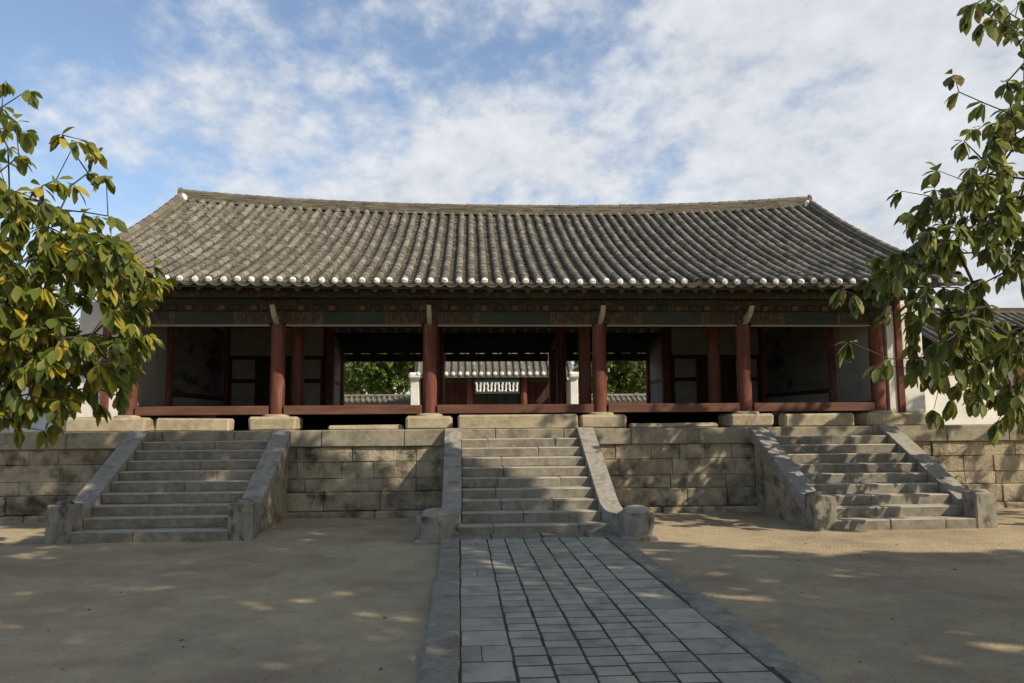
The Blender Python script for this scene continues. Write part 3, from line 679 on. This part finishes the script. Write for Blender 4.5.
coped_wall(-24, -4.0, 45.0, 3.62, 'low grey tile-coped wall seen through the bay left of the gate')
coped_wall(4.6, 26, 45.0, 3.58, 'low grey tile-coped wall seen through the bay right of the gate')
coped_wall(11.1, 15.2, 24.0, 4.1, 'white plastered wall with tile coping joining hall to the side building', m=m_white)
coped_wall(-30, -11.1, 24.0, 4.3, 'white plastered wall with tile coping half hidden by the yellowing tree', m=m_white)
# side building on the right
sb = thing('side_building', 'white walled building with dark tiled roof behind the right tree', 'building', (19, 29, ZP))
small_roof(sb, 15.6, 25, 26.3, 30.2, 4.5, 6.35, .33)
mb = MB(); mb.box(15.9, 24.8, 27.4, 33, ZP, 4.6); obj('wall', mb, m_white, sb)
for x in (15.9, 18.6, 21.4, 24.6): 
    mb = MB(); mb.lathe(x, 27.35, [(.16, ZP), (.155, 4.55)], 12); obj('column', mb, m_red, sb, smooth=40)
mb = MB(); mb.box(15.8, 24.8, 27.2, 27.38, 4.25, 4.55, .02); obj('lintel', mb, m_green, sb)
for z in (3.2,): mb = MB(); mb.box(15.9, 24.8, 27.36, 27.42, z, z + .14); obj('rail', mb, m_darkred, sb)

# ------------------------------------------------------------------ trees
def grow(spine, pts, r_tip=.006, r_base=.16, expo=.5, seed=0):
    """connect the points to the spine by a nearest-neighbour tree; returns nodes, parents, radii"""
    rnd = np.random.default_rng(seed); nodes = [np.array(p, float) for p in spine]; par = [-1] + list(range(len(spine) - 1)); cost = [0.0]
    for i in range(1, len(spine)): cost.append(cost[-1] + .3 * np.linalg.norm(nodes[i] - nodes[i - 1]))
    root = nodes[-1]; order = sorted(range(len(pts)), key=lambda i: np.linalg.norm(np.array(pts[i]) - root)); tips = []
    for i in order:
        p = np.array(pts[i], float); A = np.array(nodes); d = np.linalg.norm(A - p, axis=1) + .35 * np.array(cost)
        if len(spine) > 2: d[:len(spine) // 2] += 3
        j = int(np.argmin(d)); ln = np.linalg.norm(p - nodes[j]); prev = j; k = max(1, int(ln / .55))
        for q in range(1, k + 1):
            x = nodes[j] + (p - nodes[j]) * q / k
            if q < k: x = x + rnd.normal(0, .045 * min(ln, 2), 3) + np.array([0, 0, .10 * ln * math.sin(math.pi * q / k)])
            nodes.append(x); par.append(prev); cost.append(cost[prev] + .35 * ln / k); prev = len(nodes) - 1
        tips.append((i, prev))
    n = len(nodes); cnt = np.zeros(n)
    for _, t in tips:
        while t >= 0: cnt[t] += 1; t = par[t]
    mx = cnt.max(); rad = r_tip + (r_base - r_tip) * ((cnt / mx) ** expo) ; rad[cnt <= 1] = r_tip
    return nodes, par, rad, tips
def branch_mb(nodes, par, rad, n=6, which=None):
    mb = MB()
    for i, p in enumerate(par):
        if p < 0 or (which is not None and i not in which): continue
        mb.tube([nodes[p], nodes[i]], [float(min(rad[p], rad[i] * 1.6)), float(rad[i])], n, caps=False)
    return mb
def leaves_mesh(name, m, centers, dirs, length, per, rnd, droop=.5, width=.60, lo=.5):
    """whorls of folded, curved leaves around each twig tip"""
    V = []; F = []
    for c, d in zip(centers, dirs):
        d = d / (np.linalg.norm(d) + 1e-9); k = int(rnd.integers(max(2, per - 2), per + 3)); a0 = rnd.uniform(0, 6.28)
        ref = np.array([0, 0, 1.0]) if abs(d[2]) < .9 else np.array([1.0, 0, 0]); u = np.cross(d, ref); u /= np.linalg.norm(u); w = np.cross(d, u)
        for q in range(k):
            a = a0 + 6.283 * q / k + rnd.uniform(-.35, .35); spread = rnd.uniform(.3, 1.3)
            t = d * math.cos(spread) + (u * math.cos(a) + w * math.sin(a)) * math.sin(spread)
            t = t + np.array([0, 0, -droop * rnd.uniform(.4, 1.5)]); t /= np.linalg.norm(t)
            L_ = length * rnd.uniform(lo, 1.2); wd = L_ * width * rnd.uniform(.8, 1.1) / 2
            side = np.cross(t, np.array([0, 0, 1.0]) + rnd.normal(0, .35, 3)); side /= (np.linalg.norm(side) + 1e-9); nrm = np.cross(side, t)
            b = c + t * .02 + rnd.normal(0, .015, 3); sag = -L_ * rnd.uniform(.08, .45)
            def P(s, x, e=0): return tuple(b + t * (L_ * s) + np.array([0, 0, sag * s * s]) + side * (wd * x) + nrm * (-abs(x) * wd * -.28 + e))
            o = len(V); V += [P(.0, 0), P(.32, -.72), P(.30, 0), P(.32, .72), P(.66, -.95), P(.64, 0), P(.66, .95), P(.86, -.55), P(.86, .55), P(1, 0)]
            F += [(o, o + 2, o + 1), (o, o + 3, o + 2), (o + 1, o + 2, o + 5, o + 4), (o + 2, o + 3, o + 6, o + 5), (o + 4, o + 5, o + 7), (o + 5, o + 6, o + 8), (o + 5, o + 9, o + 7), (o + 5, o + 8, o + 9)]
    me = bpy.data.meshes.new(name); me.from_pydata(V, [], F); me.materials.append(m); me.polygons.foreach_set('use_smooth', [True] * len(me.polygons)); me.update(); return me
def place(x, y, D):                     # a point at depth D in front of the lens, used to lay the crowns out
    d = fw + rt * ((x - 512) / FPX) - up * ((y - 341.5) / FPX); p = Vector((CAM_X, 0, CAM_H)) + d * (D / d.y); return (p.x, p.y, p.z)
def inpoly(x, y, P):
    c = False; j = len(P) - 1
    for i in range(len(P)):
        if (P[i][1] > y) != (P[j][1] > y) and x < (P[j][0] - P[i][0]) * (y - P[i][1]) / (P[j][1] - P[i][1]) + P[i][0]: c = not c
        j = i
    return c
def leafy_tree(name, label, spine, pts, leaf, per, lm, r_base, droop, seed, group=None, cat='tree', r_tip=.006, sub=None):
    rnd = np.random.default_rng(seed); t = thing(name, label, cat, spine[0], group)
    nodes, par, rad, tips = grow(spine, pts, r_tip, r_base, .58, seed); ns = len(spine)
    for i in range(ns): rad[i] = max(rad[i], r_base * (1.15 - .45 * i / ns))
    tr = branch_mb(nodes, par, rad, 12, set(range(ns))); br = branch_mb(nodes, par, rad, 6, set(range(ns, len(nodes))))
    tr.add(br.v, br.f); obj('trunk', tr, m_bark, t, smooth=60)
    C = []; D = []
    for _, k in tips:
        d = nodes[k] - nodes[par[k]] if par[k] >= 0 else np.array([0, 0, 1.0]); C.append(nodes[k]); D.append(d / (np.linalg.norm(d) + 1e-9) + np.array([0, 0, -.1]))
        if sub and rnd.random() < sub:
            C.append((nodes[k] + nodes[par[k]]) / 2 + rnd.normal(0, .08, 3)); D.append(D[-1] + rnd.normal(0, .5, 3))
    L0 = np.array(spine[0]); me = leaves_mesh('crown', lm, [c - L0 for c in C], D, leaf, per, rnd, droop)
    o = bpy.data.objects.new('crown', me); COL.objects.link(o); o.parent = t
    return t
rnd = np.random.default_rng(21)
# yellowing tree at the left edge
ptsL = []
for x, y in ((8, 92), (32, 100), (6, 117), (19, 130), (3, 138), (29, 142), (12, 158), (23, 166), (2, 172), (66, 145), (80, 151), (91, 151), (99, 161), (110, 186), (92, 183), (76, 195), (60, 190), (46, 196), (103, 227), (112, 226), (88, 222), (170, 288), (158, 276), (148, 300), (146, 322), (152, 345), (140, 352), (137, 372), (120, 405), (128, 398), (100, 412), (60, 418), (45, 440), (20, 436), (75, 400), (60, 434)):
    ptsL.append(place(x - 4, y - 10, rnd.uniform(12.3, 13.6)))
PL = [(-10, 190), (40, 205), (85, 235), (125, 255), (160, 285), (160, 305), (140, 330), (150, 350), (135, 385), (105, 400), (80, 405), (60, 425), (10, 425), (-10, 420)]
HL = [[(84, 312), (116, 312), (116, 345), (90, 345)], [(60, 296), (84, 300), (84, 332), (64, 330)], [(20, 238), (42, 242), (38, 270), (22, 262)]]
while len(ptsL) < 430:
    x, y = rnd.uniform(-8, 162), rnd.uniform(190, 428)
    if inpoly(x, y, PL) and not any(inpoly(x, y, h) for h in HL): ptsL.append(place(x - 6, y - 13, rnd.uniform(11.6, 14.2)))
while len(ptsL) < 660:
    x, y = rnd.uniform(-330, -12), rnd.uniform(-20, 400)
    if ((x + 160) / 195) ** 2 + ((y - 215) / 195) ** 2 < 1: ptsL.append(place(x, y, rnd.uniform(10.2, 14.6)))
leafy_tree('broadleaf_tree', 'big-leaved tree turning yellow at the left, in front of the shaded stairs', [(-10.9, 12.4, -.05), (-10.8, 12.4, 1.0), (-10.6, 12.45, 2.2), (-10.4, 12.5, 3.4), (-10.2, 12.5, 4.6)], ptsL, .255, 9, m_leaf, .12, 1.15, 3)
# green tree at the right edge
ptsR = []
for x, y in ((950, 84), (955, 101), (1003, 91), (1018, 96), (980, 112), (968, 138), (1011, 130), (960, 150), (988, 158), (935, 180), (897, 200), (907, 222), (925, 205), (950, 199), (940, 233), (973, 200), (1003, 206), (920, 252), (838, 298), (850, 304), (866, 290), (878, 296), (883, 322), (846, 351), (876, 374), (886, 368), (908, 340), (911, 378), (934, 382), (930, 418), (948, 409), (974, 404), (992, 433), (1009, 406), (1000, 428), (1018, 430), (965, 20), (977, 33), (996, 14), (1011, 40), (1022, 70), (1018, 10), (1000, 30), (985, 8), (972, 12), (1005, 22), (1015, 28), (990, 28), (1022, 45)):
    ptsR.append(place(x + 4, y - 9, rnd.uniform(14.0, 15.6)))
PR = [(1034, 95), (985, 130), (975, 170), (940, 195), (905, 215), (918, 250), (870, 270), (872, 292), (905, 320), (905, 372), (940, 400), (1000, 425), (1034, 425)]
HR = [[(984, 285), (1034, 290), (1034, 335), (980, 330)], [(925, 300), (945, 300), (940, 330), (925, 330)], [(1000, 160), (1030, 150), (1030, 185), (1005, 190)], [(902, 388), (922, 388), (922, 408), (902, 408)], [(955, 255), (972, 258), (968, 275), (955, 272)]]
while len(ptsR) < 350:
    x, y = rnd.uniform(865, 1034), rnd.uniform(95, 430)
    if inpoly(x, y, PR) and not any(inpoly(x, y, h) for h in HR): ptsR.append(place(x + 5, y - 12, rnd.uniform(13.8, 16.6)))
while len(ptsR) < 470:
    x, y = rnd.uniform(1030, 1330), rnd.uniform(-80, 400)
    if ((x - 1180) / 170) ** 2 + ((y - 180) / 230) ** 2 < 1: ptsR.append(place(x, y, rnd.uniform(13.4, 17.5)))
while len(ptsR) < 600:
    x, y = rnd.uniform(1150, 1480), rnd.uniform(0, 400)
    if ((x - 1310) / 165) ** 2 + ((y - 200) / 200) ** 2 < 1: ptsR.append(place(x, y, rnd.uniform(14.5, 18.2)))
leafy_tree('broadleaf_tree', 'big-leaved green tree at the right, overhanging the dappled stairs', [(11.6, 15.0, -.05), (11.5, 15.0, 1.2), (11.3, 15.0, 2.6), (11.2, 15.1, 4.0), (11.1, 15.1, 5.4)], ptsR, .31, 9, m_leafr, .12, 1.25, 4)
# tall shade trees standing behind and beside the viewpoint; their crowns shade the forecourt
CANOPY = [(-4.2, 12.7), (2.5, 12.4), (7.5, 11.6), (10.7, 9.6), (13.5, 6.4), (16, 4.6), (20, 4.4), (22, -3), (16, -5), (6, -4), (2.4, 4.0), (2.0, 9.6), (-1.0, 10.4), (-4.2, 10.9)]
tr = [((7.6, 3.2), (5.2, 8.2), 'tall shade tree beside the forecourt with its crown over the path'), ((15.5, 1.0), (15.0, 1.5), 'tall shade tree standing right of the forecourt'), ((9.0, -2.0), (9.5, -1.0), 'tall shade tree standing behind the viewpoint')]
groups = [[], [], []]
while sum(map(len, groups)) < 4100:
    x, y, z = rnd.uniform(-4.5, 22), rnd.uniform(-5, 12.8), rnd.uniform(10.2, 13.2)
    # the leaf mass follows the boundary of the polygon taken along the light at 11 m
    q = (11 - z) / SUN.z
    if inpoly(x + SUN.x * q, y + SUN.y * q, CANOPY):
        k = min(range(3), key=lambda i: (x - tr[i][1][0]) ** 2 + (y - tr[i][1][1]) ** 2); groups[k].append((x, y, z))
for (b, c, lb), g in zip(tr, groups):
    sp = [(b[0], b[1], -.05), (b[0], b[1], 2.5), (b[0] + .1, b[1], 5), (b[0] * .8 + c[0] * .2, b[1] * .8 + c[1] * .2, 7.5), (b[0] * .6 + c[0] * .4, b[1] * .6 + c[1] * .4, 9.6)]
    leafy_tree('broadleaf_tree', lb, sp, g, .42, 8, m_canopy, .30, .25, 7, 'tall shade trees round the forecourt', r_tip=.01)
# trees beyond the hall
def far_tree(x, y, r, h, label, seed):
    q = np.random.default_rng(seed); pts = []
    lob = [(q.uniform(-.6, .6) * r, q.uniform(-.6, .6) * r, q.uniform(.25, .85) * h, q.uniform(.3, .5) * r) for _ in range(14)]
    for lx, ly, lz, lr in lob:
        for _ in range(52):
            v = q.normal(0, 1, 3); v /= np.linalg.norm(v); v *= lr * q.uniform(.6, 1); pts.append((x + lx + v[0], y + ly + v[1], max(ZP + .4, ZP + lz + v[2] * .75)))
    leafy_tree('courtyard_tree', label, [(x, y, ZP - .1), (x + .1, y, ZP + h * .2), (x, y + .1, ZP + h * .4)], pts, .29, 13, m_far, .22, .1, seed, 'trees beyond the hall', r_tip=.012, sub=.3)
far_tree(-6.0, 52, 4.2, 7.5, 'dense green tree behind the low wall left of the gate', 31)
far_tree(-11.5, 55, 4.0, 8.0, 'green tree behind the first tree left of the gate', 32)
far_tree(9.0, 53, 3.8, 7.5, 'bushy green tree behind the low wall right of the gate', 33)
far_tree(13.5, 56, 4.2, 8.5, 'green tree farther right behind the low wall', 34)
far_tree(-7.5, 62, 5.2, 9.0, 'broad tree at the back, behind the two trees left of the gate', 37)
far_tree(11.0, 62, 5.2, 9.5, 'broad tree at the back, behind the two trees right of the gate', 38)
far_tree(-18.5, 33, 3.4, 5.6, 'sunlit tree above the white wall at the far left', 35)
far_tree(-24, 36, 4.0, 6.2, 'tree at the far left edge behind the white wall', 36)

# ------------------------------------------------------------------ a few dry leaves dropped on the sand
for k in range(32):
    while True:
        x, y = random.uniform(-8, 9), random.uniform(7.2, 15.3)
        if abs(x) > 2.0: break
    s = random.uniform(.02, .045); a = random.uniform(0, 6.28); mb = MB(); z = gz(x, y) + .004
    V = [(x + s * c * math.cos(a) - s * d * math.sin(a), y + s * c * math.sin(a) + s * d * math.cos(a), z + e * s) for c, d, e in ((-1, 0, .1), (-.2, -.42, .35), (.9, 0, .12), (-.2, .42, .4), (0, 0, .05))]
    mb.add(V, [(0, 1, 4), (1, 2, 4), (2, 3, 4), (3, 0, 4)]); o = obj('fallen_leaf', mb, m_deadleaf, loc=(x, y, z)); tag(o, 'small dry brown leaf lying on the sandy forecourt', 'leaf', 'dry leaves on the sand')

mb = MB(); rg = np.random.default_rng(8)              # grit lying on the sand
for k in range(5200):
    y = 6.6 + 12.3 * rg.random() ** 1.5; x = rg.uniform(-.75, .72) * (y + 1.5) - .3
    if abs(x + .07) < 1.78 or (y > YS - .3 and (abs(abs(x) - 7.42) < 2.1 or abs(x) < 2.3)): continue
    r = rg.uniform(.004, .011) * (1.9 if rg.random() < .05 else 1); z = gz(x, y) + r * .2
    a = rg.uniform(0, 6.28, 3); V = [(x + r * math.cos(a[0] + q * 2.09) * rg.uniform(.7, 1.3), y + r * math.sin(a[0] + q * 2.09) * rg.uniform(.7, 1.3), z) for q in range(3)] + [(x + rg.uniform(-.3, .3) * r, y, z + r * rg.uniform(.5, .9))]
    mb.add(V, [(0, 1, 3), (1, 2, 3), (2, 0, 3)])
m_grit = mat('grit', [(0.10, 0.075, 0.05), (0.30, 0.24, 0.16), (0.48, 0.41, 0.31)], 8, 3, island=0.9, rough=0.95)
tag(obj('grit', mb, m_grit), 'fine scattered grit on the sandy forecourt', 'gravel', kind='stuff')
